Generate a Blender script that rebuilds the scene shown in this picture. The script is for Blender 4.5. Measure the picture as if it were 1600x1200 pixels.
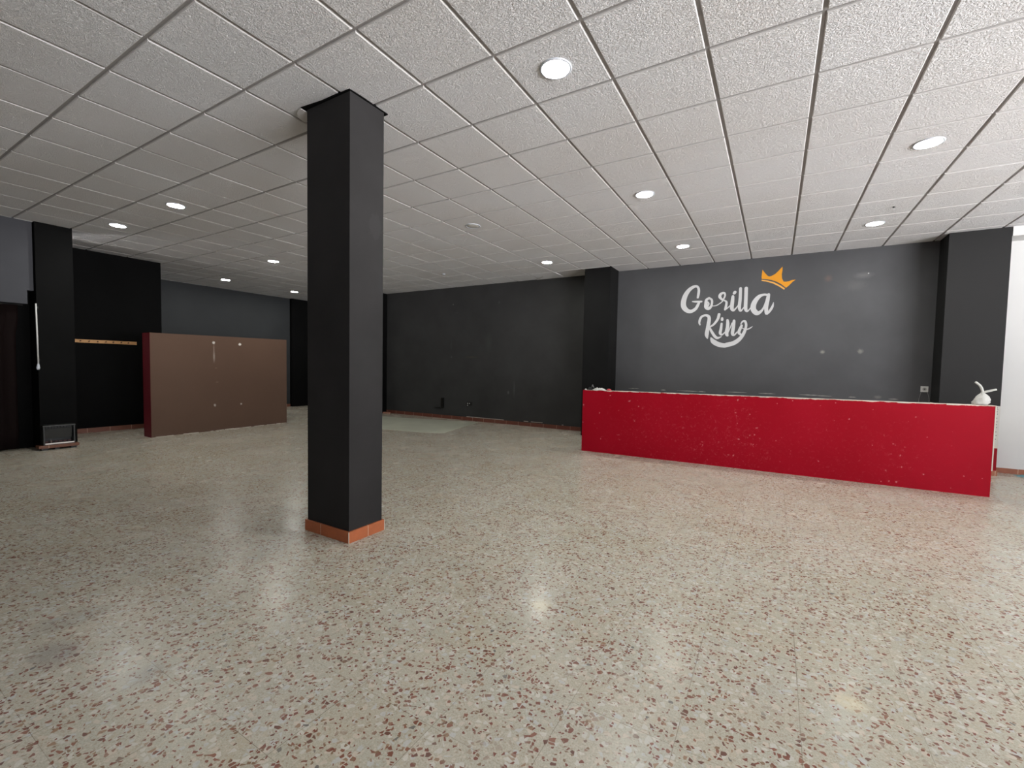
import bpy, bmesh, math, random
from mathutils import Vector, Matrix

for o in list(bpy.data.objects):
    bpy.data.objects.remove(o, do_unlink=True)
scene = bpy.context.scene
COL = scene.collection
random.seed(7)

# ------------------------------------------------------------------ camera
H = 3.367                                    # ceiling height
cam_data = bpy.data.cameras.new('camera')
cam = bpy.data.objects.new('camera', cam_data)
COL.objects.link(cam)
yaw, pitch, roll = -0.5383, -0.0460, 0.0188
cy, sy, cp, sp = math.cos(yaw), math.sin(yaw), math.cos(pitch), math.sin(pitch)
fw = Vector((sy*cp, cy*cp, sp))
rt = Vector((cy, -sy, 0))
up = rt.cross(fw)
r2 = rt*math.cos(roll) + up*math.sin(roll)
u2 = -rt*math.sin(roll) + up*math.cos(roll)
M = Matrix((r2, u2, -fw)).transposed().to_4x4()
M.translation = Vector((2.8443, -1.2733, 1.3639))
cam.matrix_world = M
cam_data.sensor_fit = 'HORIZONTAL'
cam_data.sensor_width = 36
cam_data.lens = 693.98/1600*36
cam_data.shift_x = (800-796.31)/1600
cam_data.shift_y = (605.78-600)/1600
cam_data.clip_start = 0.05
scene.camera = cam

# ------------------------------------------------------------------ light
world = bpy.data.worlds.new('world')
scene.world = world
world.use_nodes = True
wb = world.node_tree.nodes['Background']
SKY, STREET = 9.0, 36.0                     # daylight from above and from the sunlit street below the horizon
wnt = world.node_tree
wtc = wnt.nodes.new('ShaderNodeTexCoord'); wsp = wnt.nodes.new('ShaderNodeSeparateXYZ')
wnt.links.new(wtc.outputs['Generated'], wsp.inputs[0])
wrm = wnt.nodes.new('ShaderNodeMapRange'); wnt.links.new(wsp.outputs[2], wrm.inputs[0])
wrm.inputs[1].default_value = -.04; wrm.inputs[2].default_value = .04
wmx = wnt.nodes.new('ShaderNodeMix'); wmx.data_type = 'RGBA'
wnt.links.new(wrm.outputs[0], wmx.inputs[0])
wmx.inputs[6].default_value = (.98*STREET, .975*STREET, 1.0*STREET, 1)
wmx.inputs[7].default_value = (.90*SKY, .94*SKY, 1.0*SKY, 1)
wnt.links.new(wmx.outputs[2], wb.inputs['Color'])
wb.inputs['Strength'].default_value = 1.0

XE = 10.0                                    # inner face of the east (street) wall
YS = -5.2                                    # inner face of the south wall
# (y0, y1, z0, z1) openings of the street front
OPENINGS = [(-3.8, -1.1, 0.45, 3.05), (-0.9, 0.3, 0.02, 3.05), (0.5, 4.3, 0.45, 3.05)]
for (y0, y1, z0, z1) in OPENINGS:            # daylight through the panes (portals to the sky)
    ld = bpy.data.lights.new('daylight_portal', 'AREA')
    ld.shape = 'RECTANGLE'
    ld.size = z1-z0
    ld.size_y = y1-y0
    ld.cycles.is_portal = True
    lo = bpy.data.objects.new('daylight_portal', ld)
    COL.objects.link(lo)
    lo.location = (XE+0.28, (y0+y1)/2, (z0+z1)/2)
    lo.rotation_euler = (0, math.radians(90), 0)

scene.cycles.sample_clamp_indirect = 4.0
scene.cycles.blur_glossy = 1.0
vs = scene.view_settings
vs.view_transform = 'Standard'
vs.look = 'None'
vs.gamma = 1
vs.use_curve_mapping = False
vs.exposure = 0.0
LAMP_STRENGTH = 240.0

# ------------------------------------------------------------------ helpers
def s2l(c):
    return tuple((x/12.92 if x <= .04045 else ((x+.055)/1.055)**2.4) for x in c)

def new_mat(name, color=(.5, .5, .5), rough=.6, spec=.5, metal=0):
    m = bpy.data.materials.new(name)
    m.use_nodes = True
    b = m.node_tree.nodes['Principled BSDF']
    b.inputs['Base Color'].default_value = (*color, 1)
    b.inputs['Roughness'].default_value = rough
    b.inputs['Specular IOR Level'].default_value = spec
    b.inputs['Metallic'].default_value = metal
    return m

class NT:
    def __init__(s, m):
        s.t = m.node_tree
        s.b = s.t.nodes['Principled BSDF']
    def n(s, typ, **kw):
        x = s.t.nodes.new(typ)
        for k, v in kw.items():
            if k.startswith('i_'):
                x.inputs[k[2:].replace('_', ' ')].default_value = v
            else:
                setattr(x, k, v)
        return x
    def l(s, a, b):
        s.t.links.new(a, b)
    def math(s, op, a, b=None, c=None, clamp=False):
        x = s.t.nodes.new('ShaderNodeMath'); x.operation = op; x.use_clamp = clamp
        for k, v in enumerate((a, b, c)):
            if v is None: continue
            if isinstance(v, (int, float)): x.inputs[k].default_value = v
            else: s.l(v, x.inputs[k])
        return x.outputs[0]
    def vmath(s, op, a, b=None):
        x = s.t.nodes.new('ShaderNodeVectorMath'); x.operation = op
        for k, v in enumerate((a, b)):
            if v is None: continue
            if isinstance(v, (tuple, list)): x.inputs[k].default_value = v
            else: s.l(v, x.inputs[k])
        return x
    def mix(s, f, a, b, blend='MIX'):
        x = s.t.nodes.new('ShaderNodeMix'); x.data_type = 'RGBA'; x.blend_type = blend
        for k, v in ((0, f), (6, a), (7, b)):
            if isinstance(v, (int, float)): x.inputs[k].default_value = v
            elif isinstance(v, (tuple, list)): x.inputs[k].default_value = (*v[:3], 1)
            else: s.l(v, x.inputs[k])
        return x.outputs[2]
    def ramp(s, f, stops, interp='LINEAR'):
        x = s.t.nodes.new('ShaderNodeValToRGB'); x.color_ramp.interpolation = interp
        e = x.color_ramp.elements
        while len(e) < len(stops): e.new(.5)
        for k, (p, c) in enumerate(stops):
            e[k].position = p
            e[k].color = (*c[:3], 1) if isinstance(c, (tuple, list)) else (c, c, c, 1)
        s.l(f, x.inputs[0])
        return x.outputs[0]
    def pos(s):
        return s.t.nodes.new('ShaderNodeNewGeometry').outputs['Position']
    def noise(s, vec, scale, detail=3, rough=.5, dist=0):
        x = s.t.nodes.new('ShaderNodeTexNoise')
        x.inputs['Scale'].default_value = scale; x.inputs['Detail'].default_value = detail
        x.inputs['Roughness'].default_value = rough; x.inputs['Distortion'].default_value = dist
        s.l(vec, x.inputs['Vector'])
        return x
    def spot(s, vec, c, r, soft, wob=.3, wscale=30, stretch=(1, 1, 1)):
        """0..1 mask of a ragged blotch around the world point c"""
        d = s.vmath('SUBTRACT', vec, c)
        d = s.vmath('MULTIPLY', d.outputs[0], stretch)
        ln = s.vmath('LENGTH', d.outputs[0]).outputs['Value']
        nz = s.noise(vec, wscale, 3).outputs[0]
        a = s.math('MULTIPLY_ADD', nz, r*wob*2, s.math('ADD', ln, -r*wob))
        x = s.t.nodes.new('ShaderNodeMapRange'); x.interpolation_type = 'SMOOTHSTEP'
        s.l(a, x.inputs[0])
        x.inputs[1].default_value = r+soft; x.inputs[2].default_value = max(r-soft, 0)
        return x.outputs[0]
    def bump(s, h, strength, dist):
        x = s.t.nodes.new('ShaderNodeBump')
        x.inputs['Strength'].default_value = strength; x.inputs['Distance'].default_value = dist
        s.l(h, x.inputs['Height']); s.l(x.outputs[0], s.b.inputs['Normal'])
        return x

def box(bm, x0, x1, y0, y1, z0, z1, bevel=0):
    vs_ = [bm.verts.new((x, y, z)) for x in (x0, x1) for y in (y0, y1) for z in (z0, z1)]
    fs = [(0, 1, 3, 2), (4, 6, 7, 5), (0, 4, 5, 1), (2, 3, 7, 6), (0, 2, 6, 4), (1, 5, 7, 3)]
    F = [bm.faces.new([vs_[i] for i in f]) for f in fs]
    if bevel:
        es = list({e for f in F for e in f.edges})
        bmesh.ops.bevel(bm, geom=es, offset=bevel, segments=2, affect='EDGES', profile=.6)

def prism(bm, pts, z0, z1, axis='z'):
    """extrude a polygon; axis z: pts are (x,y); axis y: pts are (x,z) and z0,z1 are y"""
    def P(p, t):
        return (p[0], p[1], t) if axis == 'z' else ((p[0], t, p[1]) if axis == 'y' else (t, p[0], p[1]))
    a = [bm.verts.new(P(p, z0)) for p in pts]; b = [bm.verts.new(P(p, z1)) for p in pts]
    bm.faces.new(a); bm.faces.new(b[::-1])
    n = len(pts)
    for i in range(n):
        bm.faces.new((a[i], b[i], b[(i+1) % n], a[(i+1) % n]))

def tube(bm, pts, rads, seg=10, cap=True):
    pts = [Vector(p) for p in pts]
    if not isinstance(rads, (list, tuple)): rads = [rads]*len(pts)
    rings = []; ref = None
    for i, p in enumerate(pts):
        t = (pts[min(i+1, len(pts)-1)] - pts[max(i-1, 0)]).normalized()
        if ref is None:
            ref = Vector((0, 0, 1)) if abs(t.z) < .9 else Vector((1, 0, 0))
        a = t.cross(ref).normalized(); b = a.cross(t).normalized(); ref = b
        rings.append([bm.verts.new(p + (a*math.cos(2*math.pi*k/seg) + b*math.sin(2*math.pi*k/seg))*rads[i]) for k in range(seg)])
    for r0, r1 in zip(rings, rings[1:]):
        for k in range(seg):
            bm.faces.new((r0[k], r0[(k+1) % seg], r1[(k+1) % seg], r1[k]))
    if cap:
        bm.faces.new(rings[0][::-1]); bm.faces.new(rings[-1])

def lathe(bm, prof, c, seg=48, closed=False):
    rings = []
    for r, z in prof:
        if r < 1e-6: rings.append([bm.verts.new((c[0], c[1], c[2]+z))])
        else: rings.append([bm.verts.new((c[0]+r*math.cos(2*math.pi*k/seg), c[1]+r*math.sin(2*math.pi*k/seg), c[2]+z)) for k in range(seg)])
    pairs = list(zip(rings, rings[1:]))
    if closed: pairs.append((rings[-1], rings[0]))
    for a, b in pairs:
        for k in range(seg):
            if len(a) == 1 and len(b) == 1: continue
            if len(a) == 1: bm.faces.new((a[0], b[k], b[(k+1) % seg]))
            elif len(b) == 1: bm.faces.new((a[k], a[(k+1) % seg], b[0]))
            else: bm.faces.new((a[k], a[(k+1) % seg], b[(k+1) % seg], b[k]))

def obj(name, bm, mat, parent=None, smooth=False, origin=None):
    bmesh.ops.recalc_face_normals(bm, faces=bm.faces[:])
    me = bpy.data.meshes.new(name)
    if origin is not None:
        bmesh.ops.translate(bm, verts=bm.verts[:], vec=-Vector(origin))
    bm.to_mesh(me); bm.free()
    for m in (mat if isinstance(mat, (list, tuple)) else [mat]):
        me.materials.append(m)
    if smooth:
        for p in me.polygons: p.use_smooth = True
    o = bpy.data.objects.new(name, me)
    COL.objects.link(o)
    if origin is not None: o.location = origin
    if parent is not None:
        o.parent = parent
        if origin is None:
            o.matrix_parent_inverse = parent_matrix(parent).inverted()
        else:
            o.location = Vector(origin) - parent_matrix(parent).translation
    return o

def parent_matrix(p):
    return Matrix.Translation(p.location) if p.type == 'EMPTY' else Matrix.Identity(4)

def tag(o, label, cat, group=None, kind=None):
    o['label'] = label; o['category'] = cat
    if group: o['group'] = group
    if kind: o['kind'] = kind
    return o

def empty(name, loc, label, cat, group=None):
    o = bpy.data.objects.new(name, None); COL.objects.link(o)
    o.location = loc; o.empty_display_size = .1
    return tag(o, label, cat, group)

def struct(name, bm, mat, label=None, **k):
    o = obj(name, bm, mat, **k); o['kind'] = 'structure'
    if label: o['label'] = label
    return o

def bmn(): return bmesh.new()

# ------------------------------------------------------------------ materials
# terrazzo floor in 40 cm tiles
m_floor = new_mat('terrazzo', rough=.3, spec=.12)
t = NT(m_floor)
P = t.pos()
big = t.noise(P, .55, 2).outputs[0]
mid = t.noise(P, 5, 3).outputs[0]
fine = t.noise(P, 160, 3, .6).outputs[0]
base = t.ramp(big, [(.35, s2l((.715, .69, .62))), (.65, s2l((.745, .72, .66)))])
base = t.mix(t.ramp(mid, [(.35, 0.), (.7, 1.)]), base, s2l((.71, .705, .655)))
base = t.mix(t.ramp(fine, [(.42, 0.), (.66, .6)]), base, s2l((.58, .56, .49)))
wr = t.noise(P, 22, 2)
wv = t.vmath('SUBTRACT', wr.outputs['Color'], (.5, .5, .5))
wv = t.vmath('MULTIPLY', wv.outputs[0], (.016, .016, 0))
PW = t.vmath('ADD', P, wv.outputs[0]).outputs[0]
PW = t.vmath('MULTIPLY', PW, (1, 1, 0)).outputs[0]

def chips(t, vec, scale, prob, e0, e1, off, rnd=1.0):
    """mask of polygonal stone chips and a random value per chip"""
    v = t.vmath('ADD', vec, off).outputs[0]
    vd = t.n('ShaderNodeTexVoronoi', voronoi_dimensions='2D', feature='DISTANCE_TO_EDGE'); vd.inputs['Scale'].default_value = scale
    vc = t.n('ShaderNodeTexVoronoi', voronoi_dimensions='2D', feature='F1'); vc.inputs['Scale'].default_value = scale
    for q in (vd, vc):
        t.l(v, q.inputs['Vector']); q.inputs['Randomness'].default_value = rnd
    sep = t.n('ShaderNodeSeparateColor'); t.l(vc.outputs['Color'], sep.inputs[0])
    present = t.math('LESS_THAN', sep.outputs[0], prob)
    thr = t.math('MULTIPLY_ADD', sep.outputs[1], e1-e0, e0)
    inside = t.n('ShaderNodeMapRange', clamp=True)
    t.l(t.math('SUBTRACT', vd.outputs['Distance'], thr), inside.inputs[0])
    inside.inputs[1].default_value = 0; inside.inputs[2].default_value = .03
    return t.math('MULTIPLY', present, inside.outputs[0]), sep.outputs[2]

mk, rv = chips(t, PW, 110, .50, .06, .22, (3.1, 7.7, 0))
base = t.mix(t.math('MULTIPLY', mk, .5), base, t.ramp(rv, [(0, s2l((.60, .54, .46))), (.35, s2l((.80, .76, .70))), (.7, s2l((.69, .66, .60))), (1, s2l((.83, .82, .79)))], 'CONSTANT'))
mk, rv = chips(t, PW, 38, .40, .05, .24, (11.3, 2.1, 0))
base = t.mix(t.math('MULTIPLY', mk, .6), base, t.ramp(rv, [(0, s2l((.80, .80, .78))), (.3, s2l((.74, .76, .77))), (.5, s2l((.80, .75, .69))), (.75, s2l((.70, .66, .58))), (.9, s2l((.84, .83, .80)))], 'CONSTANT'))
cl = t.noise(P, 3.2, 2).outputs[0]
mk, rv = chips(t, PW, 52, .25, .04, .30, (5.9, 13.7, 0))
mk = t.math('MULTIPLY', mk, t.ramp(cl, [(.36, .25), (.50, 1.)]))
base = t.mix(mk, base, t.ramp(rv, [(0, s2l((.46, .27, .215))), (.35, s2l((.52, .34, .275))), (.62, s2l((.39, .24, .20))), (.80, s2l((.58, .47, .38))), (.97, s2l((.42, .41, .40)))], 'CONSTANT'))
mk, rv = chips(t, PW, 78, .13, .05, .25, (1.9, 23.7, 0))
base = t.mix(mk, base, t.ramp(rv, [(0, s2l((.46, .25, .20))), (.6, s2l((.50, .40, .32)))], 'CONSTANT'))
sp_ = t.n('ShaderNodeSeparateXYZ'); t.l(P, sp_.inputs[0])
# tile joints
def joint(t, c, off, pitch, w):
    f = t.math('FRACT', t.math('DIVIDE', t.math('ADD', c, -off+100*pitch), pitch))
    d = t.math('MINIMUM', f, t.math('SUBTRACT', 1., f))
    return t.math('LESS_THAN', d, w/pitch/2)
jm = t.math('MAXIMUM', joint(t, sp_.outputs[0], .18, .4, .0026), joint(t, sp_.outputs[1], -.02, .4, .0020))
jn = t.ramp(t.noise(P, 2.2, 3).outputs[0], [(.35, .15), (.62, .85)])
base = t.mix(t.math('MULTIPLY', jm, jn), base, s2l((.40, .36, .30)))
# each tile its own slight tint
tv = t.vmath('ADD', P, (-.18+40, .02+40, 0)).outputs[0]
tv = t.vmath('DIVIDE', tv, (.4, .4, 1)).outputs[0]
tv = t.vmath('FLOOR', tv).outputs[0]
wn = t.n('ShaderNodeTexWhiteNoise', noise_dimensions='2D'); t.l(tv, wn.inputs['Vector'])
base = t.mix(.10, base, t.ramp(wn.outputs['Value'], [(0, s2l((.66, .60, .52))), (1, s2l((.84, .82, .80)))]))
# worn stains that stay on the floor, then two lamp reflections painted as colour
st = t.spot(P, (.03, -.63, 0), .10, .06, .5, 9, (.8, 1.3, 1))
base = t.mix(t.math('MULTIPLY', st, .38), base, s2l((.47, .46, .47)))
st = t.spot(P, (-.28, -.50, 0), .12, .06, .5, 9, (1.3, .8, 1))
base = t.mix(t.math('MULTIPLY', st, .28), base, s2l((.50, .50, .48)))
st = t.spot(P, (.55, -.47, 0), .07, .05, .6, 14)
base = t.mix(t.math('MULTIPLY', st, .3), base, s2l((.45, .45, .45)))
st = t.spot(P, (3.17, .99, 0), .05, .03, .5, 18)  # painted glint of the lamp over the counter's right end
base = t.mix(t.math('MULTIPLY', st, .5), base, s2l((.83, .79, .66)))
st = t.spot(P, (1.74, .97, 0), .05, .03, .5, 18)  # painted glint of the lamp left of the wall pilaster
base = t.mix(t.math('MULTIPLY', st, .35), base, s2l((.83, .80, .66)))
t.l(base, t.b.inputs['Base Color'])
rr = t.ramp(t.noise(P, 1.6, 3).outputs[0], [(.3, .19), (.7, .32)])
t.l(rr, t.b.inputs['Roughness'])
t.bump(t.noise(P, 7, 1).outputs[0], .05, .004)

# ceiling tile plaster
m_tile = new_mat('plaster_tile', s2l((.90, .895, .885)), .9, .2)
t = NT(m_tile); P = t.pos()
n1 = t.noise(P, 40, 3, .6, 1.8)
mp = t.n('ShaderNodeMapping'); t.l(P, mp.inputs[0])
mp.inputs['Rotation'].default_value = (0, 0, .9); mp.inputs['Scale'].default_value = (1, 2.4, 1)
n2 = t.noise(mp.outputs[0], 42, 2, .5, 1.2)
hh = t.math('ADD', t.ramp(n1.outputs[0], [(.42, 0.), (.56, 1.)]), t.ramp(n2.outputs[0], [(.44, 0.), (.58, 1.)]))
t.bump(hh, .9, .0042)
cvar = t.noise(P, .8, 2).outputs[0]
t.l(t.mix(t.ramp(cvar, [(.35, 0.), (.65, 1.)]), s2l((.93, .93, .935)), s2l((.915, .908, .905))), t.b.inputs['Base Color'])
m_grid = new_mat('ceiling_grid_metal', s2l((.62, .61, .605)), .6, .2)
m_edge = new_mat('plaster_edge', s2l((.79, .78, .775)), .8, .2)

def wall_paint(name, col, var=.15, rough=.6, spots=(), bumpy=.15, spec=.15):
    m = new_mat(name, col, rough, spec)
    t = NT(m); P = t.pos()
    nz = t.noise(P, 1.4, 4, .6).outputs[0]
    c = t.mix(t.ramp(nz, [(.3, 0.), (.7, 1.)]), tuple(x*(1-var) for x in col), tuple(x*(1+var) for x in col))
    for (p, r, soft, sc, amt, stretch) in spots:
        c = t.mix(t.math('MULTIPLY', t.spot(P, p, r, soft, .6, 40, stretch), amt), c, sc)
    t.l(c, t.b.inputs['Base Color'])
    t.bump(t.noise(P, 110, 3).outputs[0], bumpy, .002)
    return m

GREYW = s2l((.62, .62, .60))
m_black = wall_paint('black_paint', (.0045, .0045, .0045), rough=.8, spec=.05)
m_blackp = wall_paint('black_pillar_paint', (.026, .025, .025), rough=.7, spec=.06, spots=[((.105, 1.22, 2.45), .06, .01, (.035, .034, .034), .6, (1, 1, .6))])
m_north = wall_paint('charcoal_black_wall_paint', (.042, .042, .042), spots=[
    ((-4.3, 7.8, 2.94), .012, .01, GREYW, .5, (1, 1, 1)), ((-2.91, 7.8, 2.92), .02, .02, (.10, .10, .10), .6, (1, 1, 1)),
    ((-4.2, 7.8, 2.72), .02, .02, (.07, .07, .07), .5, (.3, 1, 2)),
    ((-4.35, 7.8, 1.9), .03, .03, (.055, .058, .055), .6, (1.2, 1, .3)), ((-3.2, 7.8, 1.95), .10, .08, (.055, .058, .055), .55, (1.4, 1, .5)),
    ((-3.7, 7.8, 1.6), .02, .02, (.09, .08, .05), .5, (.15, 1, 1.5)), ((-4.34, 7.8, 1.6), .02, .02, (.12, .12, .12), .5, (1, 1, 1)),
    ((-2.45, 7.8, .85), .02, .02, (.09, .09, .09), .5, (1, 1, .15)), ((-2.61, 7.8, .76), .02, .015, (.15, .15, .15), .5, (1, 1, .6)),
    ((-3.75, 7.8, .42), .05, .03, (.006, .006, .006), .9, (.7, 1, 1.2))])
m_logo_wall = wall_paint('slate_grey_wall_paint', (.076, .077, .081), .10, .6, spots=[
    ((3.50, 7.75, 1.715), .025, .02, s2l((.55, .55, .52)), .8, (1, 1, 1)), ((4.0, 7.75, 1.725), .03, .02, s2l((.50, .50, .48)), .7, (1, 1, 1)),
    ((3.53, 7.75, 2.924), .04, .04, (.16, .11, .09), .45, (1, 1, 1)), ((3.99, 7.75, 2.935), .05, .05, (.17, .17, .17), .5, (.6, 1, 1.4)),
    ((4.05, 7.75, 2.96), .008, .006, (.6, .6, .6), .9, (1, 1, 1)), ((3.9, 7.75, 2.78), .1, .08, (.115, .115, .115), .5, (1, 1, 1.5)),
    ((4.25, 7.75, 1.0), .03, .02, s2l((.45, .45, .43)), .6, (.8, 1, 1.4))])
m_west = wall_paint('grey_west_wall_paint', (.033, .035, .037), .08, .6)
m_lintel = wall_paint('mid_grey_lintel_paint', (.052, .053, .060), .08, .6)
m_brown = wall_paint('brown_paint', s2l((.365, .285, .238)), .05, .5, bumpy=.3, spots=[
    ((-6.62, 3.243, 1.735), .022, .012, s2l((.85, .83, .80)), .95, (1, 1, .8)), ((-6.65, 3.753, 1.732), .026, .010, s2l((.85, .83, .80)), .95, (1, 1, 1)),
    ((-6.62, 3.247, 1.46), .02, .02, s2l((.72, .68, .64)), .8, (1, 1.4, .25)), ((-6.62, 3.245, 1.60), .016, .02, s2l((.60, .54, .50)), .7, (1, 1.8, .2)),
    ((-6.62, 3.253, .506), .02, .012, s2l((.75, .72, .68)), .9, (1, 1, .8)), ((-6.66, 3.768, .50), .016, .010, s2l((.78, .75, .72)), .9, (1, 1, 1)),
    ((-6.62, 3.284, 1.24), .014, .012, s2l((.62, .56, .48)), .7, (1, .6, 1.5)), ((-6.62, 3.30, .961), .016, .012, s2l((.60, .54, .46)), .7, (1, .6, 1.5)),
    ((-6.65, 3.5, 1.1), .42, .14, s2l((.36, .28, .235)), .55, (1, 1.4, .62)), ((-6.62, 2.65, .95), .14, .12, s2l((.36, .285, .24)), .35, (1, 1, .6)),
    ((-6.63, 2.7, .6), .12, .10, s2l((.36, .285, .24)), .35, (1, 1, 1.2))])
m_darkred = wall_paint('dark_red_paint', s2l((.30, .01, .05)), .1, .5)
m_white = wall_paint('white_wall_paint', s2l((.83, .83, .825)), .02, .6)
m_offwhite = wall_paint('bare_plaster', s2l((.80, .77, .73)), .08, .8)

# red counter front: scuffed
m_red = new_mat('scuffed_red_paint', s2l((.66, .045, .13)), .55, .12)
t = NT(m_red); P = t.pos()
c = t.mix(t.ramp(t.noise(P, 1.2, 3).outputs[0], [(.3, 0.), (.7, 1.)]), s2l((.57, .01, .095)), s2l((.60, .03, .12)))
wearn = t.noise(P, 26, 6, .8, .8).outputs[0]
zone = t.spot(P, (2.0, 5.75, .38), .55, .45, .5, 3, (.75, 1, 1.1))
zone2 = t.spot(P, (1.2, 5.75, .45), .45, .4, .5, 3, (.8, 1, 1))
zone3 = t.spot(P, (2.45, 5.75, .28), .28, .22, .5, 4, (.8, 1, 1))
zone4 = t.spot(P, (3.6, 5.75, .35), .6, .5, .5, 3, (.7, 1, 1.2))
zz = t.math('MAXIMUM', t.math('MAXIMUM', zone, t.math('MULTIPLY', zone2, .75)), t.math('MAXIMUM', t.math('MULTIPLY', zone4, .45), t.math('MULTIPLY', zone3, 1.25)))
scuff = t.math('MULTIPLY', t.ramp(wearn, [(.56, 0.), (.68, 1.)]), zz)
c = t.mix(t.math('MULTIPLY', scuff, .34), c, s2l((.82, .48, .50)))
dots = t.ramp(t.noise(P, 26, 1, .3).outputs[0], [(.765, 0.), (.79, 1.)], 'LINEAR')
c = t.mix(t.math('MULTIPLY', dots, .4), c, s2l((.85, .62, .62)))
# chipped paint along the top edge
s3 = t.n('ShaderNodeSeparateXYZ'); t.l(P, s3.inputs[0])
mpx = t.n('ShaderNodeMapping'); t.l(P, mpx.inputs[0]); mpx.inputs['Scale'].default_value = (1, 1, 2.5)
ed = t.math('MULTIPLY_ADD', s3.outputs[0], .0038, 1.011)
edge = t.math('GREATER_THAN', t.math('MULTIPLY_ADD', t.noise(mpx.outputs[0], 7, 5, .7).outputs[0], .060, s3.outputs[2]), t.math('ADD', ed, .0295))
c = t.mix(edge, c, s2l((.86, .80, .76)))
t.l(c, t.b.inputs['Base Color'])
t.bump(t.noise(P, 60, 3).outputs[0], .2, .002)

# terracotta skirting with pale joints (joint pitch along x or y)
def skirt_mat(name, axis, off, pitch, col=(.55, .31, .21)):
    m = new_mat(name, s2l(col), .45, .4)
    t = NT(m); P = t.pos()
    s = t.n('ShaderNodeSeparateXYZ'); t.l(P, s.inputs[0])
    c = t.mix(t.noise(P, 14, 4, .6).outputs[0], s2l(tuple(x*.88 for x in col)), s2l(tuple(min(1, x*1.1) for x in col)))
    c = t.mix(t.math('MULTIPLY', joint(t, s.outputs[axis], off, pitch, .006), .8), c, s2l((.78, .68, .60)))
    t.l(c, t.b.inputs['Base Color'])
    return m
m_sk_x = skirt_mat('terracotta_skirting_x', 0, .0, .33, (.42, .24, .19))
m_sk_y = skirt_mat('terracotta_skirting_y', 1, .1, .33, (.46, .29, .23))
m_sk_p = skirt_mat('terracotta_pillar_skirting_x', 0, -.218, .33, (.66, .37, .23))
m_sk_py = skirt_mat('terracotta_pillar_skirting_y', 1, 1.145, .33, (.66, .37, .23))
m_grout = new_mat('pale_grout', s2l((.80, .76, .70)), .8)
m_sheet = wall_paint('grey_green_linoleum', s2l((.75, .755, .69)), .10, .35)
m_pltrim = new_mat('lamp_rim_white', s2l((.78, .80, .83)), .35, .5)
m_plastic = new_mat('white_plastic', s2l((.82, .82, .81)), .4, .5)
m_darkpl = new_mat('dark_plastic', (.01, .01, .01), .4, .5)
m_emit = bpy.data.materials.new('lamp_diffuser_glow'); m_emit.use_nodes = True
nt = m_emit.node_tree; nt.nodes.clear()
e_ = nt.nodes.new('ShaderNodeEmission'); o_ = nt.nodes.new('ShaderNodeOutputMaterial')
e_.inputs[0].default_value = (.985, .99, .93, 1); e_.inputs[1].default_value = LAMP_STRENGTH
nt.links.new(e_.outputs[0], o_.inputs[0])
m_diff_off = new_mat('unlit_diffuser', s2l((.80, .79, .77)), .5, .4)

# ------------------------------------------------------------------ room shell
bm = bmn(); box(bm, -11.2, XE+.3, YS-.3, 8.1, -.12, 0)
struct('floor', bm, m_floor, 'terrazzo tile floor with red and white chips')

# ceiling: relief tiles in a 60 cm grid, recessed metal grid above
bm = bmn()
g = .0115; dz = .013; ch = .005
for i in range(-19, 17):
    for j in range(-9, 13):
        x0, x1, y0, y1 = i*.6+g, (i+1)*.6-g, j*.6+g, (j+1)*.6-g
        if x0 > XE: continue
        x1 = min(x1, XE); y1 = min(y1, 7.80)
        # small play in how each tile sits
        zt = H + random.uniform(-.0012, .0012)
        if (i, j) == (-2, 12): continue           # tile missing beside the wall pilaster
        a = [bm.verts.new(p) for p in ((x0+ch, y0+ch, zt), (x1-ch, y0+ch, zt), (x1-ch, y1-ch, zt), (x0+ch, y1-ch, zt))]
        b = [bm.verts.new(p) for p in ((x0, y0, zt+ch*.7), (x1, y0, zt+ch*.7), (x1, y1, zt+ch*.7), (x0, y1, zt+ch*.7))]
        c = [bm.verts.new((v.co.x, v.co.y, H+dz)) for v in b]
        f = bm.faces.new(a); f.material_index = 0
        for k in range(4):
            q = (k+1) % 4
            bm.faces.new((a[k], a[q], b[q], b[k])).material_index = 1
            bm.faces.new((b[k], b[q], c[q], c[k])).material_index = 1
# grid flange plane (with an opening over the missing tile)
def quad(x0, x1, y0, y1, z, mi):
    f = bm.faces.new([bm.verts.new(p) for p in ((x0, y0, z), (x1, y0, z), (x1, y1, z), (x0, y1, z))]); f.material_index = mi
GX0, GX1, GY0, GY1 = -11.4, XE+.3, YS-.3, 8.1
quad(GX0, -1.19, GY0, GY1, H+dz, 2); quad(-.61, GX1, GY0, GY1, H+dz, 2); quad(-1.19, -.61, GY0, 7.21, H+dz, 2); quad(-1.19, -.61, 7.79, GY1, H+dz, 2)
me_c = bm
o = struct('ceiling', me_c, [m_tile, m_edge, m_grid], 'suspended ceiling of textured white plaster tiles')
bm = bmn(); box(bm, GX0, GX1, GY0, GY1, H+.20, H+.32)
struct('trim_4', bm, m_offwhite, 'slab above the suspended ceiling')
# sagging cut tile closing the gap by the pilaster
bm = bmn()
prism(bm, [(-1.19, H-.002), (-.55, H-.002), (-.55, H+.012), (-1.19, H+.012)], 7.212, 7.222, 'y')
vsx = [bm.verts.new(p) for p in ((-1.9, 7.70, H-.004), (-.545, 7.215, H+.055), (-.545, 7.80, H-.004+.0), (-1.9, 7.80, H-.004), (-1.19, 7.215, H+.004))]
bm.faces.new((vsx[0], vsx[4], vsx[1], vsx[2], vsx[3]))
tag(obj('ceiling_tile', bm, m_edge), 'sagging cut ceiling tile above the black wall beside the pilaster', 'ceiling tile')

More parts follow.
